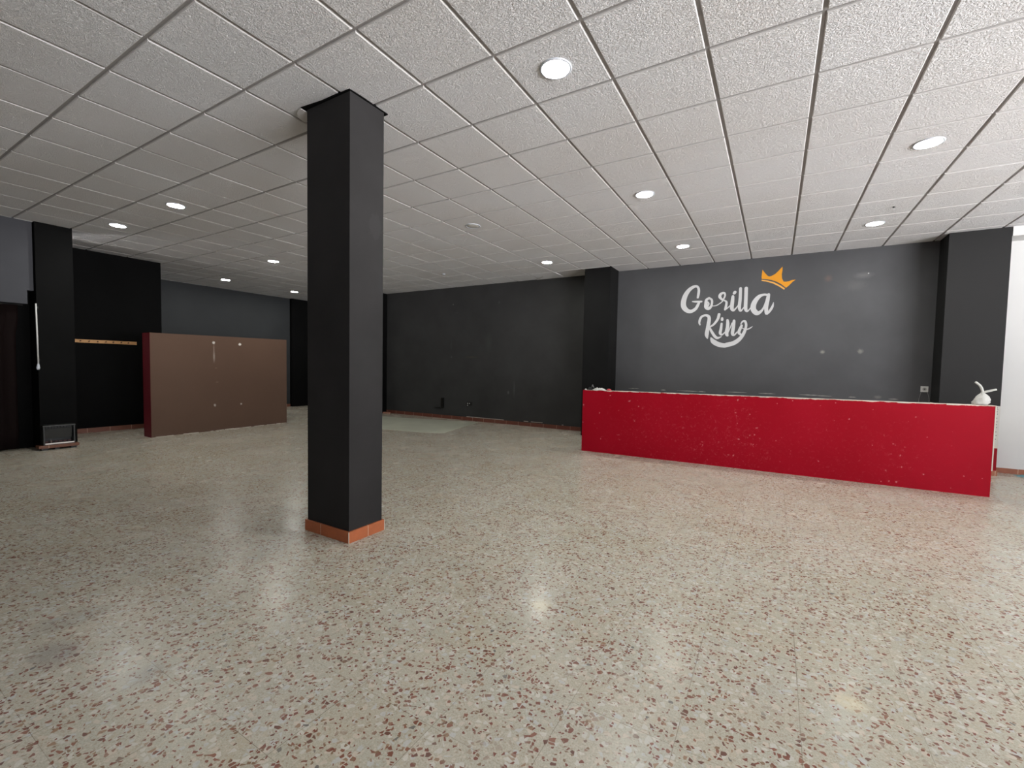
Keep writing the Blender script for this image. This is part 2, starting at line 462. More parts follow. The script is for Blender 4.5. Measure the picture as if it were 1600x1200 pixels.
# loose round offcut of tile patched in beside the free-standing pillar
bm = bmn()
pa = [(-.425, .935)] + [(-.425 - .15*math.sin(a), 1.07 - .135*math.cos(a)) for a in [k*math.pi/2/9 for k in range(1, 10)]] + [(-.425, 1.09)]
prism(bm, pa, H-.014, H-.004)
tag(obj('tile_patch', bm, m_edge), 'small rounded tile offcut loose in the ceiling at the left side of the pillar top', 'tile patch')
# walls
bm = bmn(); box(bm, -10.6, -.53, 7.80, 8.1, 0, H+.2)
struct('wall_north', bm, m_north)
bm = bmn(); box(bm, -.53, 5.40, 7.75, 8.1, 0, H+.2)
struct('wall_north_counter', bm, m_logo_wall)
bm = bmn(); box(bm, 5.40, XE+.3, 7.68, 8.1, 0, H+.2)
struct('wall_north_white', bm, m_white)
bm = bmn(); box(bm, -10.6, -10.22, 2.95, 7.80, 0, H+.2)
struct('wall_west', bm, m_west)
bm = bmn(); box(bm, -10.6, -8.09, 1.0, 2.95, 0, H+.2)
struct('wall_west_recess', bm, m_black)
# gray lintel with a stepped corner, black doorway behind it
bm = bmn()
prism(bm, [(YS, 2.13), (.724, 2.16), (.724, 2.36), (.79, 2.36), (.79, H+.2), (YS, H+.2)], -6.90, -6.62, 'x')
struct('wall_west_lintel', bm, m_lintel)
bm = bmn(); box(bm, -7.3, -6.90, YS, 1.0, 0, H+.2)
box(bm, -8.2, -7.4, 1.0, 1.2, 0, H+.2)
struct('wall_west_passage', bm, m_black)
bm = bmn(); box(bm, -7.6, XE+.3, YS-.3, YS, 0, H+.2)
struct('wall_south', bm, m_logo_wall)

# street front (east wall) with its openings
bm = bmn()
x0, x1 = XE, XE+.3
ys = [YS] + [v for op in OPENINGS for v in op[:2]] + [8.1]
for k in range(0, len(ys), 2): box(bm, x0, x1, ys[k], ys[k+1], 0, H+.2)
for (y0, y1, z0, z1) in OPENINGS:
    box(bm, x0, x1, y0, y1, 0, z0); box(bm, x0, x1, y0, y1, z1, H+.2)
struct('wall_east', bm, m_white)
m_alu = new_mat('grey_aluminium', (.35, .35, .36), .35, .5, .8)
m_glass = bpy.data.materials.new('window_glass'); m_glass.use_nodes = True
nt = m_glass.node_tree; nt.nodes.clear()
mx = nt.nodes.new('ShaderNodeMixShader'); tr = nt.nodes.new('ShaderNodeBsdfTransparent'); gl = nt.nodes.new('ShaderNodeBsdfGlossy'); oo = nt.nodes.new('ShaderNodeOutputMaterial')
gl.inputs['Roughness'].default_value = .02; mx.inputs[0].default_value = .06
nt.links.new(tr.outputs[0], mx.inputs[1]); nt.links.new(gl.outputs[0], mx.inputs[2]); nt.links.new(mx.outputs[0], oo.inputs[0])
for k, (y0, y1, z0, z1) in enumerate(OPENINGS):
    nm = 'door_1' if k == 1 else 'window_%d' % (1 if k == 0 else 2)
    bm = bmn(); w = .05
    nv = max(1, round((y1-y0)/1.8))
    for q in range(nv+1):
        yy = y0 + (y1-y0-w)*q/nv
        box(bm, XE+.10, XE+.16, yy, yy+w, z0, z1)
    box(bm, XE+.10, XE+.16, y0, y1, z0, z0+w); box(bm, XE+.10, XE+.16, y0, y1, z1-w, z1)
    fr = obj(nm, bm, m_alu); fr['kind'] = 'structure'
    bm = bmn(); box(bm, XE+.125, XE+.131, y0+w, y1-w, z0+w, z1-w)
    obj('glass_pane', bm, m_glass, fr)

# pilasters
bm = bmn(); box(bm, -.53, .005, 7.25, 7.80, 0, H+.01)
struct('trim_1', bm, wall_paint('black_pilaster_paint', (.011, .011, .011), rough=.8, spec=.05), 'black pilaster between the black wall and the grey logo wall')
bm = bmn(); box(bm, -7.3, -6.66, 7.32, 7.82, 0, H+.01)
struct('trim_2', bm, m_black, 'black pilaster at the far end of the black wall')
bm = bmn(); box(bm, -10.3, -10.12, 7.15, 7.82, 0, H+.01)
struct('trim_3', bm, m_black, 'black pilaster in the far left corner')
# right pilaster: black above, unpainted and red below counter height
m_rp = new_mat('right_pilaster_paint', (.022, .022, .022), .6, .15)
t = NT(m_rp); P = t.pos(); s = t.n('ShaderNodeSeparateXYZ'); t.l(P, s.inputs[0])
nz = t.noise(P, 14, 3).outputs[0]
zz_ = t.math('MULTIPLY_ADD', nz, .05, s.outputs[2])
c = t.mix(t.math('GREATER_THAN', zz_, .405), s2l((.50, .03, .09)), s2l((.76, .73, .68)))
c = t.mix(t.math('GREATER_THAN', t.math('MULTIPLY_ADD', nz, .006, s.outputs[2]), .96), c, (.020, .020, .020))
t.l(c, t.b.inputs['Base Color']); t.bump(t.noise(P, 90, 3).outputs[0], .15, .002)
bm = bmn(); box(bm, 4.87, 5.49, 7.335, 7.80, 0, H+.01)
struct('trim_5', bm, m_rp, 'wide black pilaster at the right end of the grey wall')
# punched steel corner bead left bare on that pilaster
bead = bmn(); box(bead, 5.436, 5.486, 7.331, 7.3345, .42, .958)
bd = obj('corner_bead', bead, new_mat('zinc_bead', s2l((.74, .73, .70)), .5, .4))
tag(bd, 'bare punched corner strip low on the right black pilaster', 'corner bead')
bm = bmn()
for k, z in enumerate((.93, .905, .875, .845, .79, .74, .70, .66, .60, .55, .50)):
    box(bm, 5.458+.004*(k % 2), 5.466+.004*(k % 2), 7.3295, 7.3312, z, z+.010)
obj('punched_hole', bm, m_darkpl, bd)['kind'] = 'stuff'
# white shutter box above the white wall
bm = bmn(); box(bm, 5.495, XE, 7.33, 7.68, 3.245, H+.01)
struct('trim_6', bm, m_white, 'white boxed edge at the top of the white wall')

# left black column
bm = bmn(); box(bm, -7.0, -6.55, .80, 1.21, 0, H+.01)
struct('trim_7', bm, wall_paint('black_column_paint', (.0055, .0055, .0055), rough=.8, spec=.05), 'black column beside the grey lintel')

# free-standing pillar
pil = empty('pillar', (-.15, 1.13, 0), 'square black pillar standing free in the room, on a terracotta tile base', 'pillar')
bm = bmn(); box(bm, -.402, .10, .972, 1.300, 0, H, .002)
obj('shaft', bm, m_blackp, pil)
bm = bmn(); 
prism(bm, [(-.43, .935), (-.2, .957), (-.05, .957), (.106, .962), (.112, 1.1), (.108, 1.2), (.106, 1.335), (-.42, 1.33)], H-.010, H+.008)
obj('ceiling_collar', bm, m_black, pil)
bm = bmn()
box(bm, -.418, .114, .957, .972, 0, .088, .001)
box(bm, -.418, .114, 1.300, 1.315, 0, .088, .001)
obj('skirting', bm, m_sk_p, pil)
bm = bmn()
box(bm, .10, .1155, .9585, 1.3135, 0, .088, .001)
box(bm, -.417, -.402, .972, 1.300, 0, .088, .001)
obj('skirting', bm, m_sk_py, pil)
bm = bmn(); box(bm, .1135, .1165, .9555, .9600, 0, .088)
box(bm, .1135, .1165, 1.312, 1.3165, 0, .088)
obj('grout_joint', bm, m_grout, pil)

# baseboards
bm = bmn(); box(bm, -6.66, -.53, 7.785, 7.80, 0, .085)
struct('baseboard_north', bm, m_sk_x)
bm = bmn(); box(bm, 5.49, XE, 7.668, 7.68, 0, .07); box(bm, 4.87, 5.50, 7.32, 7.335, 0, .07)
struct('baseboard_north_right', bm, skirt_mat('terracotta_skirting_right', 0, .2, .33, (.56, .34, .25)))
bm = bmn(); box(bm, -8.09, -8.075, 1.2, 2.95, 0, .085)
struct('baseboard_west', bm, m_sk_y)
bm = bmn(); box(bm, -10.22, -10.205, 2.95, 7.15, 0, .085)
struct('baseboard_west_far', bm, m_sk_y)

# ------------------------------------------------------------------ things
# counter front
ct = empty('bar_counter', (2.55, 5.80, 0), 'long low scuffed red counter front in front of the grey wall', 'counter')
bm = bmn()
n = 60
for k in range(n):
    pass
L0, L1 = (.118, 5.665), (4.972, 5.765)
def cz(x): return 1.013 + (x-.1)*.0048
pts = [(L0[0] + (L1[0]-L0[0])*k/n) for k in range(n+1)]
rowsf = []
for k, x in enumerate(pts):
    y = L0[1] + (L1[1]-L0[1])*k/n
    jag = random.uniform(-.0035, .0015)
    rowsf.append([bm.verts.new((x, y, 0)), bm.verts.new((x, y, cz(x)+jag)), bm.verts.new((x, y+.14, cz(x)+jag*.5)), bm.verts.new((x, y+.14, 0))])
for a, b in zip(rowsf, rowsf[1:]):
    for q in range(4):
        bm.faces.new((a[q], b[q], b[(q+1) % 4], a[(q+1) % 4]))
bm.faces.new(rowsf[0][::-1]); bm.faces.new(rowsf[-1])
obj('front_panel', bm, m_red, ct)
for k in range(26):                                    # torn plaster along the top edge
    x = random.uniform(.9, 4.84); w = random.uniform(.02, .12)
    y = L0[1] + (L1[1]-L0[1])*(x-.118)/4.89
    bm = bmn(); box(bm, x, x+w, y-.002, y+.02, cz(x)-random.uniform(.004, .012), cz(x)+.003); obj('torn_edge', bm, m_offwhite, ct)
bm = bmn(); box(bm, 4.970, 4.980, 5.762, 5.90, .30, 1.036)
obj('bare_end', bm, m_offwhite, ct)

# brown partition
pt = empty('partition_wall', (-6.75, 3.5, 0), 'low brown freestanding partition with a dark red end', 'partition')
th = math.atan2(-.133, 2.617)
def pp(s, d, z): # s along, d into the west
    return (-6.575 + (-6.708+6.575)*s/2.617 - d, 2.187 + s, z)
bm = bmn()
A_ = [bm.verts.new(pp(s, d, z)) for s in (0, 2.617) for d in (0, .28) for z in (0, 1)]
for v in A_: v.co.z = v.co.z*(1.853 if v.co.y < 3 else 1.888)
for f in [(0, 1, 3, 2), (4, 6, 7, 5), (0, 4, 5, 1), (2, 3, 7, 6), (0, 2, 6, 4), (1, 5, 7, 3)]: bm.faces.new([A_[i] for i in f])
obj('panel', bm, m_brown, pt)
bm = bmn()
A_ = [bm.verts.new(pp(s, d, z)) for s in (-.006, 0.001) for d in (0.004, .286) for z in (0, 1.852)]
for f in [(0, 1, 3, 2), (4, 6, 7, 5), (0, 4, 5, 1), (2, 3, 7, 6), (0, 2, 6, 4), (1, 5, 7, 3)]: bm.faces.new([A_[i] for i in f])
e = obj('end_face', bm, m_darkred, pt); e['label'] = 'dark red painted end'
bm = bmn()
for k in range(22):
    s = random.uniform(0, 2.55); w = random.uniform(.03, .2)
    p0, p1 = pp(s, -.001, 0), pp(min(s+w, 2.61), -.001, 0)
    box(bm, min(p0[0], p1[0]), max(p0[0], p1[0])+.004, p0[1], p1[1], 0, random.uniform(.004, .010))
obj('chipped_base', bm, m_offwhite, pt)

# linoleum sheet
bm = bmn(); prism(bm, [(-2.91, 5.80), (-3.36, 7.66), (-6.0, 7.03), (-5.2, 6.2), (-4.9, 5.45), (-4.23, 5.40), (-3.35, 5.56), (-3.0, 5.70)], .0005, .0045)
tag(obj('floor_sheet', bm, m_sheet), 'pale grey-green sheet lying flat on the floor before the black wall', 'floor sheet')

# painted sign on the wall
LETTERS = {'G': [[(1.533, 2.723, 0.0295), (1.545, 2.796, 0.046), (1.549, 2.886, 0.0435), (1.519, 2.944, 0.0405), (1.455, 2.943, 0.0525), (1.373, 2.883, 0.0705), (1.312, 2.782, 0.0855), (1.284, 2.663, 0.0925), (1.297, 2.571, 0.0915), (1.357, 2.503, 0.0765), (1.429, 2.486, 0.064), (1.505, 2.53, 0.0555), (1.545, 2.603, 0.0495), (1.567, 2.658, 0.0375)], [(1.437, 2.669, 0.0145), (1.508, 2.662, 0.0345), (1.605, 2.659, 0.032)]], 'o': [[(1.734, 2.716, 0.0399), (1.687, 2.683, 0.0455), (1.683, 2.61, 0.057), (1.687, 2.553, 0.063), (1.727, 2.523, 0.057), (1.767, 2.553, 0.043), (1.785, 2.619, 0.0365), (1.778, 2.681, 0.0365), (1.734, 2.716, 0.037)], [(1.705, 2.653, 0.023), (1.731, 2.614, 0.0255), (1.716, 2.564, 0.026)], [(1.776, 2.566, 0.0115), (1.855, 2.571, 0.017), (1.92, 2.608, 0.018), (1.972, 2.655, 0.02)]], 'r': [[(1.972, 2.655, 0.0255), (1.916, 2.718, 0.0475), (1.92, 2.764, 0.05), (1.951, 2.792, 0.0389), (1.988, 2.79, 0.0335), (1.998, 2.737, 0.0279), (1.971, 2.673, 0.0275)], [(1.971, 2.669, 0.0195), (2.023, 2.634, 0.033), (2.027, 2.59, 0.0389), (2.019, 2.533, 0.0414), (2.008, 2.49, 0.0359)], [(2.008, 2.487, 0.025), (2.056, 2.524, 0.019), (2.1, 2.572, 0.0135)]], 'i': [[(2.129, 2.721, 0.0464), (2.125, 2.642, 0.0579), (2.119, 2.513, 0.0609), (2.147, 2.469, 0.0389), (2.187, 2.507, 0.022), (2.221, 2.558, 0.0164)], [(2.147, 2.777, 0.049), (2.16, 2.795, 0.0514)]], 'l': [[(2.247, 2.856, 0.0454), (2.247, 2.678, 0.0509), (2.24, 2.521, 0.0514), (2.261, 2.454, 0.0329), (2.296, 2.49, 0.019), (2.326, 2.538, 0.0164)]], 'l2': [[(2.337, 2.854, 0.0559), (2.339, 2.672, 0.0564), (2.34, 2.502, 0.0564), (2.363, 2.442, 0.0349), (2.398, 2.47, 0.019), (2.428, 2.518, 0.016)]], 'a': [[(2.681, 2.709, 0.0389), (2.618, 2.72, 0.0369), (2.548, 2.694, 0.0604), (2.489, 2.621, 0.0769), (2.46, 2.538, 0.0849), (2.468, 2.46, 0.0849), (2.522, 2.404, 0.0793), (2.582, 2.43, 0.0439), (2.624, 2.501, 0.0285), (2.656, 2.611, 0.0235)], [(2.688, 2.717, 0.0469), (2.676, 2.623, 0.0599), (2.66, 2.499, 0.0599), (2.669, 2.394, 0.0544)], [(2.672, 2.376, 0.0285), (2.714, 2.427, 0.0389), (2.753, 2.505, 0.0364), (2.768, 2.579, 0.0075)]], 'k': [[(1.596, 2.218, 0.0205), (1.58, 2.28, 0.0375), (1.609, 2.368, 0.0405), (1.67, 2.4, 0.037), (1.726, 2.386, 0.0485), (1.748, 2.34, 0.057), (1.741, 2.252, 0.0629), (1.727, 2.149, 0.0624), (1.716, 2.038, 0.0665), (1.733, 1.963, 0.014)], [(1.912, 2.41, 0.0474), (1.893, 2.323, 0.045), (1.833, 2.231, 0.0365), (1.763, 2.18, 0.029)], [(1.758, 2.17, 0.0339), (1.805, 2.084, 0.045), (1.855, 2.007, 0.048), (1.903, 1.975, 0.0425), (1.972, 2.003, 0.0085)]], 'i2': [[(1.961, 2.237, 0.0365), (1.953, 2.142, 0.045), (1.943, 2.066, 0.0475), (1.968, 2.032, 0.0305), (2.007, 2.061, 0.0194), (2.047, 2.113, 0.0165)], [(1.966, 2.335, 0.0389), (1.967, 2.305, 0.045)]], 'n': [[(2.056, 2.296, 0.0414), (2.062, 2.241, 0.0524), (2.06, 2.168, 0.0554), (2.05, 2.081, 0.0609), (2.058, 2.03, 0.0524), (2.078, 2.005, 0.025)], [(2.073, 2.066, 0.014), (2.106, 2.16, 0.0165), (2.137, 2.25, 0.019)], [(2.164, 2.281, 0.0444), (2.161, 2.223, 0.052), (2.155, 2.148, 0.0549), (2.146, 2.065, 0.0549), (2.158, 2.028, 0.0464), (2.186, 2.032, 0.0275), (2.223, 2.083, 0.0164)]], 'g': [[(2.289, 2.19, 0.041), (2.261, 2.119, 0.0494), (2.25, 2.062, 0.0464), (2.282, 2.028, 0.0324)], [(2.272, 2.212, 0.016), (2.301, 2.261, 0.0299), (2.339, 2.266, 0.0375), (2.359, 2.209, 0.0379), (2.354, 2.142, 0.0404), (2.336, 2.074, 0.0514), (2.296, 1.992, 0.0594), (2.235, 1.921, 0.0709), (2.159, 1.873, 0.0769), (2.055, 1.845, 0.0809), (2.015, 1.837, 0.0804), (1.921, 1.857, 0.0839), (1.838, 1.907, 0.0819), (1.803, 1.954, 0.051), (1.788, 1.99, 0.0115)], [(2.29, 2.154, 0.013), (2.349, 2.117, 0.019), (2.378, 2.122, 0.022), (2.42, 2.138, 0.0214), (2.464, 2.172, 0.0065)]]}
CROWN_MAIN = [(2.578, 3.158), (2.615, 3.099), (2.666, 3.037), (2.69, 3.029), (2.714, 3.033), (2.773, 3.064), (2.824, 3.117), (2.877, 3.182), (2.878, 3.116), (2.87, 3.049), (2.877, 2.98), (2.902, 2.923), (2.938, 2.918), (2.978, 2.924), (3.024, 2.938), (3.079, 2.943), (3.036, 2.912), (2.981, 2.849), (2.942, 2.814), (2.875, 2.878), (2.826, 2.913), (2.778, 2.942), (2.717, 2.966), (2.668, 2.981), (2.572, 2.999), (2.569, 3.034)]
CROWN_BAND = [(2.571, 2.981), (2.669, 2.959), (2.767, 2.921), (2.864, 2.858), (2.927, 2.806), (2.916, 2.783), (2.841, 2.844), (2.743, 2.906), (2.645, 2.944), (2.571, 2.964)]

YW = 7.75
sign = empty('painted_sign', (2.1, YW, 2.0), 'white brush lettering with an orange crown painted on the grey wall', 'sign')
m_letter = wall_paint('white_letter_paint', s2l((.75, .75, .755)), .04, .6)
m_gold = wall_paint('orange_crown_paint', s2l((.84, .57, .17)), .05, .6)
m_gold2 = wall_paint('pale_orange_band_paint', s2l((.86, .64, .33)), .05, .6)
def smooth_path(pts, sub=6):
    out = []
    P_ = [pts[0]] + list(pts) + [pts[-1]]
    for i in range(1, len(P_)-2):
        p0, p1, p2, p3 = P_[i-1:i+3]
        for k in range(sub):
            u = k/sub
            out.append(tuple(.5*((2*b) + (-a+c)*u + (2*a-5*b+4*c-d)*u*u + (-a+3*b-3*c+d)*u**3) for a, b, c, d in zip(p0, p1, p2, p3)))
    out.append(tuple(pts[-1]))
    return out
def disc(bm, x, z, r, y0, y1, seg=14):
    prism(bm, [(x+r*math.cos(2*math.pi*k/seg), z+r*math.sin(2*math.pi*k/seg)) for k in range(seg)], y0, y1, 'y')
def stroke(bm, pts, y0, y1):
    P_ = smooth_path(pts)
    Lf, Rt = [], []
    for i, (x, z, w) in enumerate(P_):
        a, b = P_[max(i-1, 0)], P_[min(i+1, len(P_)-1)]
        d = Vector((b[0]-a[0], b[1]-a[1])); d = d.normalized() if d.length > 1e-9 else Vector((1, 0))
        nrm = Vector((-d.y, d.x))*max(w, .004)/2
        Lf.append((x+nrm.x, z+nrm.y)); Rt.append((x-nrm.x, z-nrm.y))
    va = [[bm.verts.new((p[0], y, p[1])) for p in side] for y in (y0, y1) for side in (Lf, Rt)]
    n = len(P_)
    for i in range(n-1):
        bm.faces.new((va[0][i], va[0][i+1], va[1][i+1], va[1][i]))
        bm.faces.new((va[0][i], va[2][i], va[2][i+1], va[0][i+1]))
        bm.faces.new((va[1][i], va[1][i+1], va[3][i+1], va[3][i]))
    for e_i in (0, n-1):
        bm.faces.new((va[0][e_i], va[1][e_i], va[3][e_i], va[2][e_i]))
    for e_i in (0, n-1):
        if P_[e_i][2] > .03: disc(bm, P_[e_i][0], P_[e_i][1], P_[e_i][2]/2*.96, y0+.0002, y1)
for k, (nm, strokes) in enumerate(LETTERS.items()):
    bm = bmn()
    for q, s in enumerate(strokes): stroke(bm, s, YW-.0022-.00012*((k*3+q) % 7), YW+.001)
    obj('letter', bm, m_letter, sign)
crown = bmn(); prism(crown, CROWN_MAIN, YW-.002, YW+.001, 'y')
co = obj('crown', crown, m_gold, sign); co['label'] = 'orange painted crown'
bm = bmn(); prism(bm, CROWN_BAND, YW-.002, YW+.001, 'y')
obj('crown_band', bm, m_gold2, co)

# paint scars where a shelf was torn off the grey wall
scp = empty('scrape_line', (2.4, YW, .98), 'broken pale scrape line along the grey wall just above the red counter', 'wall mark')
m_scar = wall_paint('scraped_plaster', s2l((.60, .60, .58)), .2, .8)
sc = [(.28, .50, .980), (.92, 1.02, .974), (1.22, 1.62, .972), (1.36, 1.5, .976), (1.60, 1.74, .972), (2.08, 2.42, .986), (2.60, 2.86, .986), (3.20, 3.50, .990), (3.47, 3.66, .984), (3.88, 3.98, .984), (4.38, 4.5, .978)]
for (a, b, z) in sc:
    bm = bmn(); seg = 7; up_, dn = [], []
    for k in range(seg+1):
        x = a + (b-a)*k/seg; h = .007*math.sin(math.pi*k/seg)*random.uniform(.4, 1.2)+.001
        up_.append((x, z+h)); dn.append((x, z-h*.6))
    prism(bm, up_+dn[::-1], YW-.0015, YW+.001, 'y')
    obj('paint_scar', bm, m_scar, scp)
# scrapes along the top of the skirting
pls = empty('plaster_scrape', (-2.7, 7.80, .10), 'white scraped plaster above the skirting of the black wall', 'wall mark')
for (a, b, z) in [(-3.83, -2.72, .094), (-2.17, -2.05, .108), (-1.98, -1.68, .108), (-1.2, -1.16, .10)]:
    bm = bmn(); box(bm, a, b, 7.7965, 7.801, z-.004, z+.006); obj('bare_patch', bm, m_offwhite, pls)

# sockets
def socket(x, y, z, s, label, wires=False, mat=m_plastic):
    r = empty('wall_socket', (x, y, z), label, 'socket')
    bm = bmn(); box(bm, x-s/2, x+s/2, y-.010, y, z-s/2, z+s/2, .002)
    p = obj('cover_plate', bm, mat, r)
    bm = bmn(); tube(bm, [(x, y-.0112, z), (x, y-.004, z)], s*.27, 20)
    obj('socket_recess', bm, new_mat('socket_grey', s2l((.62, .62, .61)), .5), r)
    bm = bmn()
    tube(bm, [(x, y-.0125, z), (x, y-.006, z)], s*.09, 12)
    obj('pin_hole', bm, m_darkpl, r)
    return r
sk = socket(4.795, YW, 1.150, .088, 'small white square socket on the grey wall above the counter')
for sx in (-.045, .047):
    bm = bmn()
    tube(bm, [(4.795+sx*.75, YW-.006, 1.105), (4.795+sx*1.0, YW-.012, 1.06), (4.795+sx*1.25, YW-.012, 1.0), (4.795+sx*1.3, YW-.010, .90)], .0032, 6)
    obj('hanging_wire', bm, new_mat('grey_wire', s2l((.50, .50, .50)), .5), sk)
# open wall box low on the black wall
r = empty('outlet_box', (-3.75, 7.80, .42), 'open outlet with bare white terminals low on the black wall', 'socket')
bm = bmn(); box(bm, -3.83, -3.67, 7.792, 7.80, .38, .47, .002); obj('back_box', bm, m_darkpl, r)
for (x, z) in ((-3.795, .432), (-3.735, .432), (-3.793, .385)):
    bm = bmn(); tube(bm, [(x, 7.786, z), (x, 7.793, z)], .012, 10); obj('terminal', bm, m_plastic, r)
# L-shaped black conduit
bm = bmn(); box(bm, -4.635, -4.565, 7.765, 7.80, .272, .535, .004); box(bm, -4.86, -4.6, 7.768, 7.80, .262, .278, .003)
tag(obj('cable_duct', bm, new_mat('gloss_black', (.003, .003, .003), .3, .5)), 'short black L-shaped cable duct low on the far black wall', 'cable duct')

# coat rack
cr = empty('coat_rack', (-8.09, 2.07, 1.69), 'narrow wooden coat rack with pegs on the black recess wall', 'coat rack')
m_wood = new_mat('pine_wood', s2l((.74, .55, .36)), .5, .3)
t = NT(m_wood); P = t.pos()
mp = t.n('ShaderNodeMapping'); t.l(P, mp.inputs[0]); mp.inputs['Scale'].default_value = (8, 1.5, 12)
t.l(t.mix(t.noise(mp.outputs[0], 8, 4, .6).outputs[0], s2l((.66, .47, .29)), s2l((.80, .62, .42))), t.b.inputs['Base Color'])
bm = bmn(); box(bm, -8.089, -8.069, 1.60, 2.52, 1.668, 1.728, .002); obj('board', bm, m_wood, cr)
for yy in (1.68, 1.80, 1.92, 2.04, 2.15, 2.27, 2.38):
    bm = bmn(); tube(bm, [(-8.07, yy, 1.698), (-8.045, yy, 1.696), (-8.03, yy, 1.704)], [.008, .007, .010], 8)
    obj('peg', bm, new_mat('dark_peg', s2l((.30, .19, .10)), .5), cr)

# curtain in the passage on the left
m_curt = new_mat('dark_brown_cloth', (.013, .0065, .006), .85, .2)
bm = bmn()
ny, nz_ = 60, 10
rows = []
for a in range(nz_+1):
    z = .02 + 2.12*a/nz_
    row = []
    for b in range(ny+1):
        f = b/ny
        yr = .615 + .035*(1-a/nz_)*0 + (.03 if a > nz_-2 else 0)
        y = -1.3 + (yr+1.3)*f
        x = -6.74 + .022*math.sin(y*23+math.sin(z*1.3)) + .01*math.sin(y*51)
        row.append(bm.verts.new((x, y, z)))
    rows.append(row)
for a in range(nz_):
    for b in range(ny):
        bm.faces.new((rows[a][b], rows[a][b+1], rows[a+1][b+1], rows[a+1][b]))
geo = bmesh.ops.solidify(bm, geom=bm.faces[:], thickness=.006)
cu = empty('curtain', (-6.74, -.3, 0), 'dark brown curtain hanging under the grey lintel at the left edge', 'curtain')
obj('cloth', bm, m_curt, cu, smooth=True)
bm = bmn(); tube(bm, [(-6.76, -1.35, 2.125), (-6.76, .70, 2.150)], .012, 8)
obj('curtain_rod', bm, m_darkpl, cu)

# white hanging rod
rd = empty('crank_rod', (-6.53, .79, 1.2), 'thin white rod hanging on the edge of the left black column', 'crank rod')
bm = bmn(); tube(bm, [(-6.535, .790, 2.17), (-6.530, .797, 1.28)], .0095, 10); obj('rod', bm, m_plastic, rd, smooth=True)
bm = bmn(); tube(bm, [(-6.530, .797, 1.29), (-6.529, .795, 1.26), (-6.529, .793, 1.22), (-6.529, .793, 1.195)], [.008, .016, .021, .012], 12); obj('grip', bm, m_pltrim, rd, smooth=True)
bm = bmn(); box(bm, -6.552, -6.53, .800, .812, 2.10, 2.13); obj('bracket', bm, m_darkpl, rd); bm = bmn(); box(bm, -6.552, -6.528, .802, .812, 1.33, 1.35); obj('bracket', bm, m_darkpl, rd)

# slab and heater at the foot of the left black column
pb = empty('plinth_slab', (-6.45, .97, 0), 'narrow terracotta slab on the floor at the foot of the left black column', 'slab')
bm = bmn(); box(bm, -6.548, -6.385, .745, 1.185, .030, .072, .004)
obj('slab', bm, skirt_mat('plinth_terracotta', 1, .85, .6, (.44, .28, .21)), pb)
for (a, b) in ((.78, .85), (.92, .97), (1.10, 1.16)):
    bm = bmn(); box(bm, -6.54, -6.41, a, b, 0, .030); obj('foot', bm, m_darkpl, pb)
ht = empty('heater', (-6.45, .98, .072), 'small black open-fronted heater with a white bar, on the terracotta slab', 'heater')
m_hk = new_mat('heater_black', (.022, .023, .022), .4, .5)
hx0, hx1, hy0, hy1, hz0, hz1 = -6.546, -6.41, .80, 1.150, .072, .368
bm = bmn()
box(bm, hx0, hx1, hy0, hy0+.018, hz0, hz1, .003); box(bm, hx0, hx1, hy1-.018, hy1, hz0, hz1, .003)
box(bm, hx0, hx1+.004, hy0-.006, hy1+.006, hz1-.022, hz1, .004); box(bm, hx0, hx1, hy0, hy1, hz0, hz0+.012)
obj('housing', bm, m_hk, ht)
bm = bmn(); box(bm, hx0+.002, hx0+.014, hy0+.018, hy1-.018, hz0, hz1-.022)
obj('back_plate', bm, m_darkpl, ht)
bm = bmn(); v = [bm.verts.new(p) for p in ((hx1-.055, hy0+.018, .165), (hx1-.055, hy1-.030, .165), (hx1-.020, hy1-.030, .315), (hx1-.020, hy0+.018, .315))]
bm.faces.new(v); bmesh.ops.solidify(bm, geom=bm.faces[:], thickness=.004)
obj('reflector', bm, new_mat('heater_grey', (.12, .123, .122), .35, .5, .3), ht)
bm = bmn()
for k in range(9):
    y = hy0+.03+k*.033; box(bm, hx1-.012, hx1-.004, y, y+.014, .322, .344)
g_ = obj('vent_slots', bm, m_darkpl, ht)
bm = bmn(); box(bm, hx1-.004, hx1+.004, hy0+.016, hy1-.014, hz0+.010, hz0+.030, .002)
obj('white_bar', bm, new_mat('bright_white', s2l((.95, .92, .90)), .4), ht)['label'] = 'white bar'
for k in range(6):
    y = hy0+.04+k*.05
    bm = bmn(); tube(bm, [(hx1-.030, y-.016, hz0+.046), (hx1-.030, y+.016, hz0+.046)], .010, 8)
    obj('burner', bm, new_mat('dark_red_burner', (.06, .015, .018), .5), ht)
bm = bmn(); tube(bm, [(hx1-.014, hy0+.085, hz0+.012), (hx1-.014, hy0+.083, hz0+.075)], .004, 8)
obj('igniter', bm, new_mat('pale_ceramic', s2l((.6, .55, .52)), .4), ht)

